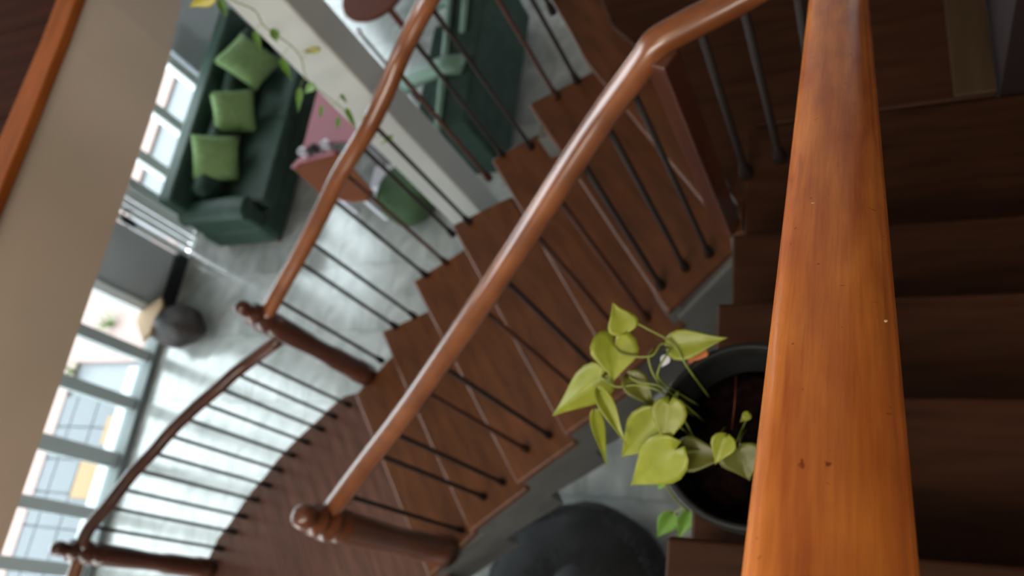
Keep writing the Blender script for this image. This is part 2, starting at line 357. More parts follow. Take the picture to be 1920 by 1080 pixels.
# ================================================================== STAIRCASE
RISE = 0.175
zt = lambda k: 2.80 - RISE * k
FL = [(-.93, 1.87), (-1.24, 1.87), (-1.47, 1.75), (-1.72, 1.55), (-1.99, 1.37), (-2.24, 1.19), (-2.45, .92)]      # front-left ends of treads 0..6
FR = [(-.40, 1.12), (-.63, .95), (-.83, .78), (-1.08, .62), (-1.33, .46), (-1.60, .28), (-1.86, .09)]              # front-right ends
BL = [tuple(at(x, y, 2.80 - RISE * (i + 1)))[:2] for i, (x, y) in enumerate([(1098, 128), (1003, 240), (922, 372), (850, 463), (778, 582), (718, 665)])]   # back corners, just under the nosing above
BR = [tuple(at(x, y, 2.80 - RISE * (i + 1)))[:2] for i, (x, y) in enumerate([(1356, 480), (1252, 632), (1161, 745), (1054, 850), (963, 935), (874, 1020)])]
stair = thing('staircase', 'curving staircase with red-brown wooden treads on a grey concrete body', 'staircase', (-1.2, 1.0, 0))
T = .035
newel_xy = Vector((-.41, 1.13))
t0 = [(-.93, 1.87), (-.40, 1.12), (-.34, 1.14), (-.66, 1.76), (-.95, 2.25), (-1.15, 2.75), (-1.32, 2.62), (-1.16, 2.3), (-1.05, 2.10)]
obj('tread', prism(t0, 2.80 - T, 2.80), m_tread, stair, bevel=.010, segs=3)
for k in range(1, 7):
    a, b = Vector(FL[k]), Vector(FR[k]); c, d = Vector(BR[k - 1]), Vector(BL[k - 1])
    back = ((c + d) - (a + b)).normalized() * .075
    pts = [a, b, c + back, d + back + (c - d).normalized() * .045]
    obj('tread', prism(pts, zt(k) - T, zt(k)), m_tread, stair, bevel=.015, segs=4)
for k in range(0, 7):       # risers, a little behind each nosing
    a, b = Vector(FL[k]), Vector(FR[k]); n = Vector((-(b - a).y, (b - a).x)).normalized()
    if n.y < 0: n = -n
    n = Vector((abs(n.x), abs(n.y))); u = (b - a).normalized() * .03
    p0, p1 = a + n * .03 + u, b + n * .03 - u
    obj('riser', prism([p0, p1, p1 + n * .02, p0 + n * .02], zt(k + 1), zt(k) - T), m_concrete, stair)
# winder level behind the corner post, and its straight boards
zl = 2.975
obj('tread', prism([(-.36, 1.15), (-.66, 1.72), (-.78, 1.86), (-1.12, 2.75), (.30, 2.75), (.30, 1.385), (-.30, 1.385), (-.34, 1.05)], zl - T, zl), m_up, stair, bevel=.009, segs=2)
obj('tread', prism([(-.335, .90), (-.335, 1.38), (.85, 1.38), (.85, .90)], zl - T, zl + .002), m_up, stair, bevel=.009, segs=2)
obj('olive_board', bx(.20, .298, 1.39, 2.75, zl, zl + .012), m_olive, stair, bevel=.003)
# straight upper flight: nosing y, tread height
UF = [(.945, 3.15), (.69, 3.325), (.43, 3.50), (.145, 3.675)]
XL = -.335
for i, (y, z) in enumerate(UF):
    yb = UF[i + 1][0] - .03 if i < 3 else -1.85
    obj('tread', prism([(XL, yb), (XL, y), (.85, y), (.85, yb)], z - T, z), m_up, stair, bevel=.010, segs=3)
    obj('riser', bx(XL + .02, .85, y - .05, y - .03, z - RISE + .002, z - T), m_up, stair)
# grey concrete body: strings on the open side of both flights
pts = [newel_xy + Vector((-.015, -.03))] + [Vector(FR[k]) + Vector((-.02, .025)) for k in range(1, 7)] + [Vector((-2.02, -.02))]
zs = [2.76, 2.60, 2.43, 2.255, 2.08, 1.905, 1.73, 1.54]
step = bmesh.new()
ztop = []; pp = []; zb = []
for i, p in enumerate(pts):
    if i: pp.append(p + (pts[i - 1] - p).normalized() * .004); ztop.append(zt(i) - T if i < 7 else 1.54); zb.append(zs[i] - .34)
    else: pp.append(p); ztop.append(2.59); zb.append(2.22)
step.free()
bm = bmesh.new()
for k in range(1, 7):       # filler blocks under every tread so the string steps with them
    a, b = Vector(FR[k]), Vector(FR[k - 1]); d = (b - a); n = Vector((-d.y, d.x)).normalized() * .1
    if n.y < 0: n = -n
    q = [a + Vector((-.02, .025)), b + Vector((-.02, .025)), b + n, a + n]
    vs0 = [bm.verts.new((p.x, p.y, zt(k) - .40)) for p in q]; vs1 = [bm.verts.new((p.x, p.y, zt(k) - T - .001)) for p in q]
    bm.faces.new(vs0); bm.faces.new(vs1)
    for i in range(4): bm.faces.new((vs0[i], vs0[(i + 1) % 4], vs1[(i + 1) % 4], vs1[i]))
obj('stringer', bm, m_concrete, stair)
bm = bmesh.new()            # left string
outl = [Vector(p) + Vector((.05, -.05)) for p in FL]
for k in range(1, 7):
    a, b = outl[k], outl[k - 1]; d = (b - a); n = Vector((d.y, -d.x)).normalized() * .1
    q = [a, b, b + n, a + n]
    vs0 = [bm.verts.new((p.x, p.y, zt(k) - .32)) for p in q]; vs1 = [bm.verts.new((p.x, p.y, zt(k) - T - .001)) for p in q]
    bm.faces.new(vs0); bm.faces.new(vs1)
    for i in range(4): bm.faces.new((vs0[i], vs0[(i + 1) % 4], vs1[(i + 1) % 4], vs1[i]))
obj('stringer', bm, m_concrete, stair)
bm = bmesh.new()            # string under the straight flight
prof = [(.93, 2.60), (.93, 3.11), (.68, 3.11), (.68, 3.285), (.42, 3.285), (.42, 3.46), (.135, 3.46), (.135, 3.635), (-1.8, 3.635), (-1.8, 3.3), (.10, 3.25)]
a = [bm.verts.new((XL + .02, y, z)) for y, z in prof]; b = [bm.verts.new((XL + .12, y, z)) for y, z in prof]
bm.faces.new(a); bm.faces.new(b)
for i in range(len(prof)): bm.faces.new((a[i], a[(i + 1) % len(prof)], b[(i + 1) % len(prof)], b[i]))
obj('stringer', bm, m_concrete, stair)
# corner wall that carries the winders
obj('stair_support', strip_wall([(-.33, 1.02), (-.43, 1.12), (-.62, .98)], -.10, [2.93, 2.6, 2.5], [1.2, 1.2, 1.9]), m_concrete, stair)
# lower landing with boards
WL = [at(*p, 1.575) for p in ((655, 760), (628, 782), (604, 806), (577, 830), (551, 855), (527, 882), (505, 911), (481, 938), (459, 969), (440, 998), (416, 1029))]
WL = [Vector((p.x, p.y)) for p in WL]
off = Vector((-.045, .05))
land = [Vector((-2.46, 1.0))] + [p + off for p in WL] + [Vector((-3.32, 0.02)), Vector((-3.42, -.5)), Vector((-3.3, -.95)), Vector((-1.7, -.95)), Vector((-1.84, .10)), Vector((-2.42, .96))]
u = (Vector(FL[6]) - Vector(FR[6])).normalized(); nb = Vector((-u.y, u.x))
if nb.x > 0: nb = -nb
base = Vector(FR[6]) - nb * .16
for k in range(-2, 14):
    poly = [Vector(p) for p in land]
    poly = clip(poly, base + nb * (k * .16), nb)
    if len(poly) > 2: poly = clip(poly, base + nb * (k * .16 + .1585), -nb)
    if len(poly) < 3: continue
    obj('floorboard', prism(poly, 1.575 - .03, 1.575), m_board, stair)
obj('landing_slab', prism([p + (Vector((-2.5, .1)) - p) * .02 for p in land], 1.36, 1.545), m_concrete, stair)

# ================================================================== RAILINGS
RP = circ(.037, 16, .033)
def handrail(path, parent, m, prof=RP, name='handrail'): return obj(name, sweep(path, prof), m, parent, smooth=True)
def baluster(x, y, z0, z1, parent, m=m_iron, r=.0085):
    bm = lathe([(r * 1.9, 0), (r * 1.9, .012), (r * 1.5, .045), (r, .06), (r, z1 - z0)], 10, (x, y, z0))
    return obj('baluster', bm, m, parent, smooth=True)
def newel(x, y, z0, z1, parent, m=m_newel, r=.052, ball=.034):
    h = z1 - z0
    prof = [(r * 1.12, 0), (r * 1.12, .10), (r, .115), (r, .30), (r * .86, .34), (r * .86, h * .45), (r * .98, h * .6), (r * 1.02, h - .26), (r * 1.05, h - .22), (r * .8, h - .205), (r * .8, h - .19), (r * 1.1, h - .175), (r * 1.1, h - .15), (r * .62, h - .13), (r * .62, h - .12)]
    p = obj('newel_post', lathe(prof, 28, (x, y, z0)), m, parent, smooth=True)
    f = [(r * .62, h - .12), (r * .95, h - .108), (r * .95, h - .092), (r * .55, h - .078), (ball * .8, h - .066), (ball, h - .04), (ball * .95, h - .02), (ball * .6, h - .004), (0, h)]
    obj('finial', lathe([(0, h - .12)] + f, 28, (x, y, z0)), m, p, smooth=True)
    return p
def rail_z(path, x, y):
    best = (9, 0)
    for a, b in zip(path[:-1], path[1:]):
        a2, b2 = Vector(a)[:2], Vector(b)[:2]; a2 = Vector(a2); b2 = Vector(b2); d = b2 - a2
        t = max(0, min(1, (Vector((x, y)) - a2).dot(d) / max(d.length_squared, 1e-9)))
        e = (a2 + d * t - Vector((x, y))).length
        if e < best[0]: best = (e, a[2] + (b[2] - a[2]) * t)
    return best[1]

# --- outer railing beside the living room
r1 = thing('stair_railing', 'outer stair railing on the living-room side, from top edge down to a turned newel post', 'railing', (-1.9, 1.4, zt(5)))
p1 = smoothpath([(-1.34, 2.62, 3.86), (-1.12, 2.25, 3.70), (-1.04, 1.98, 3.52), (-1.13, 1.86, 3.43), (-1.28, 1.785, 3.33), (-1.446, 1.727, 3.195), (-1.57, 1.606, 3.10), (-1.667, 1.523, 3.035), (-1.833, 1.443, 2.925), (-1.97, 1.341, 2.825), (-2.132, 1.223, 2.715), (-2.248, 1.142, 2.64), (-2.385, 1.03, 2.555)], 4)
handrail(p1, r1, m_hand)
B1 = [((1083, 153), 1), ((1045, 183), 1), ((997, 277), 2), ((943, 290), 2), ((917, 335), 2), ((880, 417), 3), ((850, 440), 3), ((837, 493), 4), ((800, 517), 4), ((777, 593), 5), ((743, 613), 5), ((717, 677), 6)]
for i, (p, k) in enumerate(B1):
    q = at(*p, zt(k)); baluster(q.x, q.y, zt(k), rail_z(p1, q.x, q.y), r1, m_rod2 if i in (1, 4, 7) else m_iron)
baluster(-1.09, 2.14, 2.8, 3.62, r1); baluster(-1.19, 2.4, 2.8, 3.75, r1)
newel(-2.395, 1.02, zt(6), 2.715, r1)
# --- curved landing railing
r2 = thing('landing_railing', 'curved lower railing along the landing edge between the two left newel posts', 'railing', (-2.9, .55, 1.575))
p2 = smoothpath([(-2.44, 1.00, 2.37)] + [(p.x, p.y, 2.345 + .006 * i) for i, p in enumerate(WL)] + [(-3.262, .03, 2.40)], 3)
handrail(p2, r2, m_newel, circ(.031, 14, .028))
for i, p in enumerate(WL): baluster(p.x, p.y, 1.575, rail_z(p2, p.x, p.y), r2)
newel(-3.28, .015, 1.575, 2.52, r2, r=.05)
p2b = smoothpath([(-3.28, .015, 2.37), (-3.32, -.25, 2.34), (-3.33, -.6, 2.30)], 4)
handrail(p2b, r2, m_hand, circ(.031, 14, .028))
# --- inner railing of the lower flight
r3 = thing('stair_railing', 'inner stair railing across the middle, bent at a square post', 'railing', (-1.1, .8, zt(4)))
p3 = smoothpath([(-.427, 1.178, 3.63), (-.557, 1.12, 3.515), (-.703, 1.022, 3.40), (-.888, .888, 3.255), (-1.112, .73, 3.085), (-1.383, .546, 2.885), (-1.588, .399, 2.755), (-1.77, .245, 2.655)], 4)
p3b = [(-.427, 1.178, 3.63), (-.33, 1.21, 3.645), (-.225, 1.245, 3.66), (-.045, 1.315, 3.69)]
p3b = smoothpath(p3b, 4)
handrail(smoothpath([(-.045, 1.315, 3.69), (-.225, 1.245, 3.66), (-.36, 1.20, 3.645), (-.415, 1.182, 3.635), (-.445, 1.166, 3.612), (-.50, 1.143, 3.565)], 4) + p3[4:], r3, m_hand)
if 0: obj('rail_joint', lathe([(0, -.034), (.028, -.03), (.039, -.01), (.039, .01), (.028, .03), (0, .034)], 20, (-.427, 1.178, 3.63)), m_hand, r3, smooth=True)
B3 = [((1330, 477), 1), ((1285, 503), 1), ((1240, 537), 1), ((1213, 597), 2), ((1147, 650), 2), ((1095, 660), 3), ((1110, 745), 3), ((1068, 765), 3), ((1030, 817), 4), ((987, 843), 4), ((947, 870), 5), ((910, 933), 5), ((867, 995), 6)]
B3 = [((1330, 477), 1), ((1285, 503), 1), ((1240, 537), 1), ((1213, 597), 2), ((1165, 628), 2), ((1128, 700), 3), ((1085, 732), 3), ((1030, 817), 4), ((987, 843), 4), ((943, 905), 5), ((908, 932), 5), ((867, 995), 6)]
for i, (p, k) in enumerate(B3):
    q = at(*p, zt(k)); baluster(q.x, q.y, zt(k), rail_z(p3, q.x, q.y), r3, m_rod2 if i in (3, 4, 6, 8) else m_iron)
for x, y in ((-.33, 1.225), (-.238, 1.262), (-.13, 1.295)): baluster(x, y, zl, rail_z(p3b, x, y) - .005, r3, m_iron, .010)
obj('corner_post', prism([(-.450, 1.145), (-.400, 1.115), (-.370, 1.165), (-.420, 1.195)], 2.80, 3.625), m_newel, r3, bevel=.006)
newel(-1.79, .21, zt(6), 2.80, r3, m_newel2, r=.058, ball=.044)
# --- near railing, in focus
r4 = thing('stair_railing', 'broad honey-orange varnished handrail running up the right foreground, close to the eye', 'railing', (-.035, .6, 3.5))
prof = []
W2 = .0425
pr = [(-W2 + .002, -.030), (-W2, -.012), (-W2 + .0015, .000), (-W2 + .006, .0065), (-W2 + .014, .0105), (-.012, .0135), (.012, .0135), (W2 - .016, .0105), (W2 - .0085, .0070), (W2 - .0065, .0050), (W2 - .0060, .0030), (W2 - .0035, .0025), (W2 - .0015, .000), (W2 - .0022, -.004), (W2 - .0005, -.006), (W2, -.012), (W2 - .002, -.030)]
path4 = [(-.029 - .012 * t, -.45 + t * 1.95, 4.866 - t * 1.277) for t in [i / 40 for i in range(41)]]
o = handrail(path4, r4, m_rail, pr)
for i in range(9):
    y = -.42 + i * .2
    if 0.1 < y < .45 and abs(y - .28) < .13: y = .445 if y > .28 else .10
    z0 = 3.675 if y < .145 else 3.50 if y < .43 else 3.325 if y < .69 else 3.15 if y < .945 else zl + .002
    z1 = 4.866 - (y + .45) / 1.95 * 1.277 - .028
    baluster(-.033, y, z0, z1, r4, m_iron, .008)

def rail_pt(px, py):
    lo, hi = 3.9, 4.8
    for _i in range(40):
        z = (lo + hi) / 2; p = at(px, py, z)
        if z > 4.866 - (p.y + .45) / 1.95 * 1.277 + .0163: hi = z
        else: lo = z
    return at(px, py, z)
for px, py, sx_, sy_ in ((1541, 397, .0042, .0016), (1524, 380, .0018, .0010), (1661, 601, .0016, .0012)):
    c = rail_pt(px, py); bm = lathe([(0, 0), (1, 0), (.7, .4), (0, .5)], 9, (0, 0, 0))
    for v in bm.verts: v.co = Vector((c.x + v.co.x * sx_ * random.uniform(.7, 1.1), c.y + v.co.y * sy_, c.z - .0006 - v.co.y * sy_ * .655 + v.co.z * .0008))
    obj('paint_speck', bm, m_speck, o)
# ================================================================== POTTED PLANT
PC = Vector((-.186, .286)); PZ = 3.5
pot = thing('potted_plant', 'yellow-green trailing plant in a black pot standing on the stair tread behind the near handrail', 'plant', (PC.x, PC.y, PZ))
prof = [(0, 0), (.098, 0), (.102, .006), (.128, .24), (.133, .245), (.139, .25), (.142, .262), (.142, .296), (.140, .301), (.134, .302), (.131, .299), (.129, .28), (.126, .262), (.119, .25), (.108, .06), (0, .05)]
obj('pot', lathe(prof, 56, (PC.x, PC.y, PZ)), m_pot, pot, smooth=True)
bm = lathe([(0, .235), (.03, .238), (.06, .232), (.09, .236), (.117, .228), (.1165, .20), (0, .19)], 40, (PC.x, PC.y, PZ))
obj('soil', bm, m_soil, pot, smooth=True)

PROFW = [(0, .10), (.04, .62), (.10, .86), (.2, 1.0), (.32, .95), (.45, .77), (.58, .56), (.7, .37), (.82, .20), (.92, .08), (1.0, .0)]
def leaf(base, tip, width, parent, m, fold=.25, droop=.0, face=None, lobe=.10, curl=0., roll=0., name='leaf'):
    """heart-shaped blade from base to tip, creased along the midrib"""
    base = Vector(base); tip = Vector(tip); L_ = (tip - base).length; d = (tip - base).normalized()
    face = Vector(face) if face else (Vector((0, 0, H)) - base).normalized()
    n = (face - d * face.dot(d)).normalized(); s = d.cross(n).normalized()
    if roll: R_ = Matrix.Rotation(roll, 3, d); n = R_ @ n; s = R_ @ s
    bm = bmesh.new(); rows = []; A = 4
    for t, w in PROFW:
        row = []
        c = base + d * L_ * t + n * (-droop * L_ * (t - .5) ** 2 * 4 + droop * L_) * 1.0
        for k in range(-A, A + 1):
            q = k / A; ww = width * .5 * w * q
            back = -lobe * L_ * (abs(q) ** 1.5) * max(0, 1 - t * 4) + (lobe * .3 * L_ * max(0, 1 - abs(q) * 3) * max(0, 1 - t * 8))
            row.append(bm.verts.new(c + s * ww * math.cos(fold) + n * (abs(ww) * math.sin(fold) - curl * width * q * q * w) + d * back + n * .0012 * random.uniform(-1, 1)))
        rows.append(row)
    for a, b in zip(rows[:-1], rows[1:]):
        for k in range(2 * A): bm.faces.new((a[k], a[k + 1], b[k + 1], b[k]))
    bmesh.ops.remove_doubles(bm, verts=bm.verts[:], dist=1e-5)
    r = bmesh.ops.extrude_face_region(bm, geom=bm.faces[:])
    for v in [g for g in r['geom'] if isinstance(g, bmesh.types.BMVert)]: v.co -= n * .0006
    o = obj(name, bm, m, parent, smooth=True)
    return o
def stem(pts, parent, r=.0016, m=None, name='stem'):
    return obj(name, sweep(smoothpath(pts, 5), circ(r, 7)), m or m_stem, parent, smooth=True)
A_ = at
soilz = PZ + .235
# (base px, tip px, base z, tip z, width m, material, fold, lobe, droop)
LV = [
 ((1174, 622), (1148, 566), 3.90, 3.92, .040, m_leaf, .12, .06, .0, .9),
 ((1152, 645), (1151, 716), 3.885, 3.87, .064, m_leaf, .30, .42, .0, .75),
 ((1128, 707), (1034, 781), 3.85, 3.79, .058, m_leaf, -.42, .10, .03, 1.),
 ((1258, 650), (1366, 633), 3.86, 3.87, .040, m_leaf, .30, .10, .04, 1.),
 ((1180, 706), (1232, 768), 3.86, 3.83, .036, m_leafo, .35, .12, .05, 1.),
 ((1115, 771), (1140, 884), 3.81, 3.70, .022, m_leaf, .5, .05, -.08, 1.),
 ((1124, 733), (1176, 838), 3.865, 3.83, .026, m_leaf, .6, .08, .03, 1.),
 ((1240, 780), (1163, 858), 3.84, 3.78, .060, m_leaf, .35, .12, .05, 1.),
 ((1256, 756), (1247, 838), 3.86, 3.83, .044, m_leaf, .22, .16, .03, 1.),
 ((1268, 842), (1182, 911), 3.83, 3.76, .062, m_leaf, .18, .14, .05, 1.),
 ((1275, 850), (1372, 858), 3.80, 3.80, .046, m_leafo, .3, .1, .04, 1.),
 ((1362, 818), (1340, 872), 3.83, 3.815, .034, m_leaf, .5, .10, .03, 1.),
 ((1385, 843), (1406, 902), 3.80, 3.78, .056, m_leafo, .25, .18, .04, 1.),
 ((1404, 776), (1387, 792), 3.80, 3.80, .012, m_leaf, .3, .10, .0, 1.),
 ((1262, 964), (1230, 1009), 3.42, 3.37, .034, m_leafg, .3, .10, .03, 1.),
 ((1291, 960), (1271, 1013), 3.44, 3.38, .028, m_leafg, .5, .10, .03, 1.),
 ((1243, 905), (1232, 918), 3.55, 3.53, .012, m_leafg, .3, .10, .0, 1.),
]
ends = []
for b, t, zb_, zt_, w, m, fo, lo, dr, _ in LV:
    leaf(A_(*b, zb_), A_(*t, zt_), w * 1.22, pot, m, fold=fo, lobe=lo, droop=dr); ends.append(A_(*b, zb_))
leaf(A_(1310, 647, 3.80), A_(1290, 684, 3.795), .048, pot, m_dry, fold=.6, lobe=.05, droop=.1, name='dry_leaf')
so = lambda x, y: A_(x, y, soilz)
stem([ends[0], A_(1183, 603, 3.90), A_(1215, 617, 3.895), A_(1262, 645, 3.87), A_(1290, 690, 3.85), so(1330, 745)], pot)
stem([ends[1] + Vector((0, -.003, 0)), A_(1170, 665, 3.885), A_(1220, 668, 3.885), A_(1240, 645, 3.88), A_(1262, 650, 3.87)], pot)
stem([ends[2], A_(1155, 725, 3.86), A_(1195, 722, 3.86), A_(1240, 735, 3.85), so(1300, 780)], pot)
stem([ends[3], A_(1250, 665, 3.87), A_(1236, 690, 3.87), A_(1240, 715, 3.85), so(1310, 760)], pot)
stem([A_(1225, 655, 3.875), A_(1216, 668, 3.88), A_(1222, 695, 3.87), A_(1236, 720, 3.85)], pot)
stem([ends[4], A_(1200, 718, 3.865), A_(1245, 728, 3.85), so(1320, 790)], pot)
stem([ends[5], A_(1128, 765, 3.83), A_(1140, 757, 3.85), A_(1125, 735, 3.86)], pot, .0013)
stem([ends[8], A_(1272, 735, 3.85), A_(1268, 760, 3.84), A_(1290, 800, 3.80), A_(1312, 838, 3.78), so(1345, 850)], pot)
stem([ends[9], A_(1290, 848, 3.82), A_(1330, 835, 3.79), so(1360, 800)], pot)
stem([ends[7], A_(1258, 775, 3.84), A_(1275, 800, 3.81), so(1320, 840)], pot)
stem([ends[11], A_(1372, 835, 3.82), A_(1385, 845, 3.80)], pot, .0013)
stem([ends[12], A_(1390, 820, 3.79), so(1400, 805)], pot, .0013)
stem([ends[13], A_(1398, 790, 3.78), so(1380, 830)], pot, .0010)
stem([so(1380, 700) + Vector((0, 0, .0)), A_(1378, 750, 3.77), so(1372, 805)], pot, .0010, m_redwood)
stem([A_(1236, 888, 3.62), A_(1262, 930, 3.53), A_(1290, 958, 3.45)], pot, .0022)
stem([A_(1285, 952, 3.45), A_(1270, 958, 3.43), ends[14]], pot, .0013)
stem([so(1290, 870), A_(1245, 875, 3.80), A_(1232, 890, 3.70), A_(1236, 888, 3.62)], pot, .0015)
leaf(A_(1250, 668, 3.80), A_(1240, 690, 3.79), .018, pot, m_cup, fold=.5, name='pale_bract')

# trailing vine in front of the pillar
vine = thing('hanging_vine', 'thin trailing vine with small green leaves hanging in front of the pale pillar', 'vine', tuple(A_(560, 120, 3.3)))
vz = lambda y: 3.62 - .0026 * y
VP = [(385, -60), (415, -20), (440, 2), (478, 20), (492, 45), (512, 62), (545, 85), (565, 110), (574, 145), (600, 170), (632, 196), (658, 228), (676, 262)]
stem([A_(x, y, vz(y)) for x, y in VP], vine, .0022)
VL = [((400, -8), (352, 14), .05, m_leafy), ((412, 0), (425, 34), .034, m_leafg), ((478, 60), (490, 100), .028, m_leafg), ((512, 55), (520, 80), .036, m_leafg),
      ((598, 92), (563, 98), .026, m_leafb), ((528, 112), (548, 153), .030, m_leafg), ((588, 158), (570, 176), .034, m_leafg), ((562, 168), (559, 214), .027, m_leafg),
      ((603, 200), (600, 226), .016, m_leafg), ((634, 222), (632, 246), .018, m_leafg), ((650, 205), (668, 240), .022, m_leafg), ((700, 238), (690, 262), .018, m_leafg), ((735, 255), (712, 272), .018, m_leafg), ((640, 178), (652, 196), .014, m_leafg)]
for b, t, w, m in VL:
    leaf(A_(*b, vz(b[1])), A_(*t, vz(t[1]) - .01), w, vine, m, fold=random.uniform(.2, .5), lobe=.1)
    j = min(VP, key=lambda q: (q[0] - b[0]) ** 2 + (q[1] - b[1]) ** 2)
    if (j[0] - b[0]) ** 2 + (j[1] - b[1]) ** 2 > 9:
        a = A_(*j, vz(j[1])); c = A_(*b, vz(b[1])); stem([a, (a + c) / 2 + Vector((0, 0, .006)), c], vine, .0010)

# ================================================================== LIVING ROOM
def soft(name, x0, x1, y0, y1, z0, z1, m, parent, r=.05, puff=0.0):
    bm = bx(x0, x1, y0, y1, z0, z1)
    bmesh.ops.subdivide_edges(bm, edges=bm.edges[:], cuts=4, use_grid_fill=True)
    c = Vector(((x0 + x1) / 2, (y0 + y1) / 2, (z0 + z1) / 2)); h = Vector(((x1 - x0) / 2, (y1 - y0) / 2, (z1 - z0) / 2))
    for v in bm.verts:
        d = v.co - c; u_ = [abs(d[i]) / h[i] for i in range(3)]
        for i in range(3):
            o_ = [u_[j] for j in range(3) if j != i]
            if u_[i] > .99: d[i] += (1 if d[i] > 0 else -1) * puff * (1 - o_[0] ** 2) * (1 - o_[1] ** 2)
        v.co = c + d
    return obj(name, bm, m, parent, smooth=True, bevel=r, segs=4, angle=1.0)
sofa = thing('sofa', 'dark green velvet sofa with rolled arms standing below the white window', 'sofa', (-5.2, 3.9, 0))
soft('sofa_base', -5.58, -4.90, 2.80, 4.98, .06, .30, m_sofa, sofa, .03)
soft('seat_cushion', -5.34, -4.80, 3.02, 3.90, .28, .43, m_sofa, sofa, .04, .02)
soft('seat_cushion', -5.34, -4.80, 3.91, 4.80, .28, .43, m_sofa, sofa, .04, .02)
soft('backrest', -5.60, -5.44, 2.86, 4.96, .20, .84, m_sofa, sofa, .035)
soft('back_cushion', -5.42, -5.28, 3.04, 3.90, .42, .70, m_sofa, sofa, .05, .03)
soft('back_cushion', -5.42, -5.28, 3.91, 4.78, .42, .70, m_sofa, sofa, .05, .03)
soft('sofa_front', -4.90, -4.845, 2.84, 4.94, .06, .30, m_sofa, sofa, .02)
for y0, y1 in ((2.78, 3.0), (4.80, 5.02)):
    soft('arm', -5.56, -4.86, y0 + .03, y1 - .03, .06, .52, m_sofa, sofa, .03)
    bm = sweep([(-5.56, (y0 + y1) / 2, .55), (-5.4, (y0 + y1) / 2, .555), (-5.0, (y0 + y1) / 2, .55), (-4.85, (y0 + y1) / 2, .53)], circ(.115, 20, .085), None)
    obj('arm_roll', bm, m_sofa, sofa, smooth=True, bevel=.02)
for x in (-5.52, -4.93):
    for y in (2.86, 4.93): obj('foot', lathe([(.025, 0), (.035, .06)], 12, (x, y, 0)), m_redwood, sofa)

def pillow(cx, cy, cz, size, tilt, spin, yaw, label):
    bm = bmesh.new(); N_ = 10; g = {}
    for side in (1, -1):
        for i in range(N_ + 1):
            for j in range(N_ + 1):
                u_ = -1 + 2 * i / N_; v_ = -1 + 2 * j / N_; e = max(0, (1 - u_ ** 4)) ** .7 * max(0, (1 - v_ ** 4)) ** .7
                k = 1 - .09 * (1 - abs(u_)) * (abs(v_) > .99) - .0
                g[side, i, j] = bm.verts.new((u_ * size / 2 * (1 - .07 * (1 - v_ * v_) * abs(u_) ** 3), v_ * size / 2 * (1 - .07 * (1 - u_ * u_) * abs(v_) ** 3), side * size * .17 * e))
        for i in range(N_):
            for j in range(N_): bm.faces.new((g[side, i, j], g[side, i + 1, j], g[side, i + 1, j + 1], g[side, i, j + 1]))
    bmesh.ops.remove_doubles(bm, verts=bm.verts[:], dist=1e-4)
    R_ = Matrix.Rotation(yaw, 4, 'Z') @ Matrix.Rotation(tilt, 4, 'Y') @ Matrix.Rotation(spin, 4, 'Z')
    bmesh.ops.transform(bm, matrix=Matrix.Translation((cx, cy, cz)) @ R_, verts=bm.verts[:])
    return tag(obj('throw_pillow', bm, m_pil, smooth=True), label, 'pillow', 'light green pillows on the sofa')
pillow(-5.19, 4.38, .68, .46, math.radians(48), math.radians(64), .15, 'light green throw pillow turned on its corner, nearest the pillar end of the sofa')
pillow(-5.20, 3.84, .66, .39, math.radians(68), math.radians(42), -.5, 'small light green throw pillow in the middle of the sofa, between two larger ones')
pillow(-5.25, 3.36, .66, .41, math.radians(60), math.radians(-56), -.45, 'light green throw pillow upright beside the near arm of the sofa')

# rose topped coffee table with cups
ct = thing('coffee_table', 'rose-pink topped coffee table in front of the green sofa', 'table', (-4.15, 3.85, 0))
obj('tabletop', bx(-4.50, -3.92, 3.50, 4.25, .42, .45), m_pink, ct, bevel=.01)
for x in (-4.45, -3.97):
    for y in (3.55, 4.2): obj('leg', bx(x - .02, x + .02, y - .02, y + .02, 0, .42), m_cup, ct)
st = thing('side_table', 'small terracotta side table turned corner-wise before the coffee table', 'table', (-4.1, 3.12, 0))
q = [(-4.56, 3.30), (-4.50, 3.37), (-4.10, 3.41), (-3.66, 2.98), (-3.70, 2.90), (-3.86, 2.90), (-4.18, 3.00)]
obj('tabletop', prism(q, .41, .45), m_terra, st, bevel=.008)
obj('table_edge', prism([(-4.57, 3.30), (-4.50, 3.385), (-4.12, 3.425), (-4.12, 3.37), (-4.48, 3.33), (-4.52, 3.285)], .445, .462), m_pink, st, bevel=.006)
for x, y in ((-4.44, 3.28), (-4.15, 3.33), (-3.8, 2.97), (-4.14, 3.07)): obj('leg', bx(x - .018, x + .018, y - .018, y + .018, 0, .41), m_cup, st)
for x, y, r, m, lab in ((-4.42, 3.40, .042, m_cup, 'white cup at the left end of the small row on the pink table edge'), (-4.30, 3.425, .034, m_black, 'small black cup between two white cups on the table edge'), (-4.19, 3.44, .042, m_cup, 'white cup at the right of the small row, beside the handrail')):
    c = tag(obj('cup', lathe([(0, 0), (r * .6, 0), (r * .7, .004), (r, .07), (r, .075), (r * .9, .075), (r * .62, .012), (0, .01)], 18, (x, y, .4625)), m, smooth=True), lab, 'cup')
ott = thing('ottoman', 'round leaf-green cloth ottoman on the floor behind the railing rods', 'ottoman', (-3.62, 2.98, 0))
obj('cushion', lathe([(0, .04), (.22, .04), (.26, .08), (.27, .2), (.25, .27), (.18, .30), (0, .31)], 28, (-3.50, 3.08, 0)), m_ott, ott, smooth=True)
obj('ottoman_base', lathe([(.17, 0), (.2, .04), (0, .041)], 24, (-3.50, 3.08, 0)), m_redwood, ott)
wc = tag(obj('white_cloth', soft('x', -3.86, -3.66, 3.16, 3.40, .0, .12, m_cup, None, .03, .02).data.copy() and bx(-3.98, -3.70, 3.22, 3.46, 0, .10), m_cup, bevel=.03), 'crumpled white cloth on the floor beside the green ottoman', 'cloth')
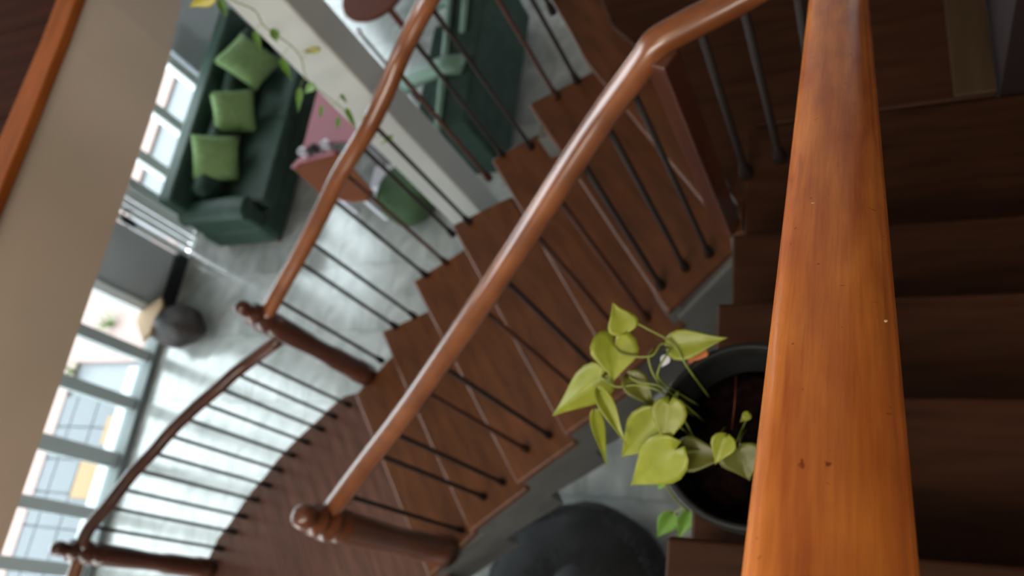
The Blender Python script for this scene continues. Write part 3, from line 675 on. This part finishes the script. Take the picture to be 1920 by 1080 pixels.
bpy.data.objects.remove(bpy.data.objects['x'])
# armchair
ac = thing('armchair', 'dark green armchair with sage-green arms and trim, seen behind the outer railing', 'armchair', (-3.0, 4.0, 0))
soft('chair_seat', -3.42, -2.96, 3.62, 4.62, .12, .40, m_chair, ac, .04, .01)
soft('backrest', -2.99, -2.64, 3.22, 4.80, .08, .84, m_chair, ac, .05)
obj('arm', sweep([tuple(A_(745, 172, .66)), tuple(A_(785, 142, .78)), tuple(A_(830, 124, .85)), tuple(A_(868, 120, .86))], circ(.085, 16, .06)), m_sage, ac, smooth=True)
obj('arm', sweep([(-3.42, 4.72, .50), (-3.3, 4.72, .56), (-3.05, 4.72, .58), (-2.84, 4.72, .58)], circ(.085, 16, .06)), m_sage, ac, smooth=True)
soft('arm_panel', -3.40, -2.86, 3.56, 3.62, .05, .40, m_ott, ac, .02)
obj('trim_bar', sweep([tuple(A_(847, -30, .85)), tuple(A_(818, 262, .85))], circ(.028, 12, .02)), m_sage, ac, smooth=True)
obj('trim_bar', sweep([tuple(A_(875, -30, .85)), tuple(A_(867, 60, .85))], circ(.025, 12, .02)), m_sage, ac, smooth=True)
# round red-brown table at the top edge, only its rim is in view
rt = thing('round_table', 'round red-brown wooden table cut by the top edge above the outer railing', 'table', (-3.86, 4.95, 0))
obj('tabletop', lathe([(0, .66), (.33, .66), (.345, .68), (.33, .70), (0, .70)], 36, (-3.90, 4.88, 0)), m_redwood, rt, smooth=True, bevel=.004)
obj('table_leg', lathe([(.05, 0), (.05, .02), (.03, .06), (.03, .66)], 20, (-3.90, 4.88, 0)), m_redwood, rt, smooth=True)
ro = thing('wooden_rod', 'slender brown rod with a white knob standing beside the pillar', 'rod', (-3.80, 4.22, 0))
q = A_(673, 60, .9)
obj('shaft', sweep([(q.x + .05, q.y - .06, 0), (q.x, q.y, .88)], circ(.014, 8)), m_rod2, ro, smooth=True)
obj('knob', lathe([(0, 0), (.024, .012), (.032, .034), (.024, .056), (0, .068)], 14, (q.x, q.y, .87)), m_cup, ro, smooth=True)
# dark bag by the door
bg = thing('floor_bag', 'dark brown slouched bag with a tan flap on the floor beside the glass door', 'bag', (-5.62, 2.02, 0))
bm = bmesh.new(); bmesh.ops.create_uvsphere(bm, u_segments=28, v_segments=18, radius=1)
for v in bm.verts:
    n_ = 1 + .10 * math.sin(3 * v.co.x + 5 * v.co.y) * math.cos(4 * v.co.z + v.co.x * 2)
    v.co = Vector((v.co.x * .27 * n_, v.co.y * .19 * n_, v.co.z * .17 * n_))
    v.co = Vector((v.co.x - 5.69, v.co.y + 1.99, max(v.co.z + .16, .0)))
obj('bag_body', bm, m_bag, bg, smooth=True)
obj('tan_flap', prism([tuple(A_(x, y, .30))[:2] for x, y in ((256, 606), (262, 585), (303, 556), (306, 572), (292, 598), (282, 625), (268, 640))], .27, .31), m_tan, bg, bevel=.015)
obj('tan_flap', prism([(-5.99, 1.93), (-5.93, 1.86), (-5.86, 1.92), (-5.90, 2.05)], .0, .272), m_tan, bg, bevel=.012)
obj('strap', sweep(smoothpath([(-5.82, 1.93, .22), (-5.74, 1.93, .33), (-5.62, 1.93, .34), (-5.55, 1.93, .31)], 4), circ(.012, 6)), m_fur2, bg, smooth=True)
bk = thing('window_latch', 'small black latch on the white frame right of the beige beam', 'latch', (XW + .03, 2.74, .80))
obj('latch_plate', bx(XW + .03, XW + .05, 2.745, 2.785, .66, .80), m_black, bk)
obj('latch_arm', sweep(smoothpath([(XW + .05, 2.77, .80), (XW + .09, 2.80, .84), (XW + .10, 2.84, .80), (XW + .06, 2.86, .74)], 4), circ(.009, 6)), m_black, bk, smooth=True)

# black bean bag on the lower floor
BB = Vector((-1.69, .07))
bb = thing('bean_bag', 'large round black shaggy bean bag on the marble floor below the stairs', 'bean bag', (BB.x, BB.y, 0))
bm = lathe([(0, 0), (.44, 0), (.54, .06), (.60, .18), (.59, .30), (.52, .40), (.38, .47), (.2, .49), (.06, .46), (0, .44)], 48, (BB.x, BB.y, 0))
for v in bm.verts:
    d = Vector((v.co.x - BB.x, v.co.y - BB.y)); a = math.atan2(d.y, d.x)
    k = 1 + .025 * math.sin(5 * a + 1) + .018 * math.sin(9 * a); v.co.x = BB.x + d.x * k; v.co.y = BB.y + d.y * k
obj('bag_body', bm, m_fur, bb, smooth=True)
ring = [(BB.x + .565 * math.cos(a), BB.y + .565 * math.sin(a), .36 + .01 * math.sin(4 * a)) for a in [2.75 - i * .11 for i in range(14)]]
obj('piping', sweep(ring, circ(.016, 8)), m_fur2, bb, smooth=True)
obj('crown_patch', lathe([(0, .02), (.10, .018), (.11, .0), (0, -.01)], 24, (BB.x + .02, BB.y + .12, .472)), m_fur2, bb, smooth=True)
bm = bmesh.new()
for k in range(1500):
    a = random.uniform(0, 2 * PI); e = random.uniform(.05, 1.3)
    r_ = .57 * math.cos(e * .55) if e < 1 else .5 * (1.6 - e); z_ = .16 + .32 * min(1, e)
    p = Vector((BB.x + r_ * math.cos(a), BB.y + r_ * math.sin(a), z_)); o_ = Vector((math.cos(a), math.sin(a), .8)).normalized() * .05 + Vector((random.uniform(-.02, .02), random.uniform(-.02, .02), 0))
    s = Vector((-math.sin(a), math.cos(a), 0)) * .003
    bm.faces.new((bm.verts.new(p - s), bm.verts.new(p + s), bm.verts.new(p + o_)))
tag(obj('shag', bm, m_fur, bb), kind='stuff')
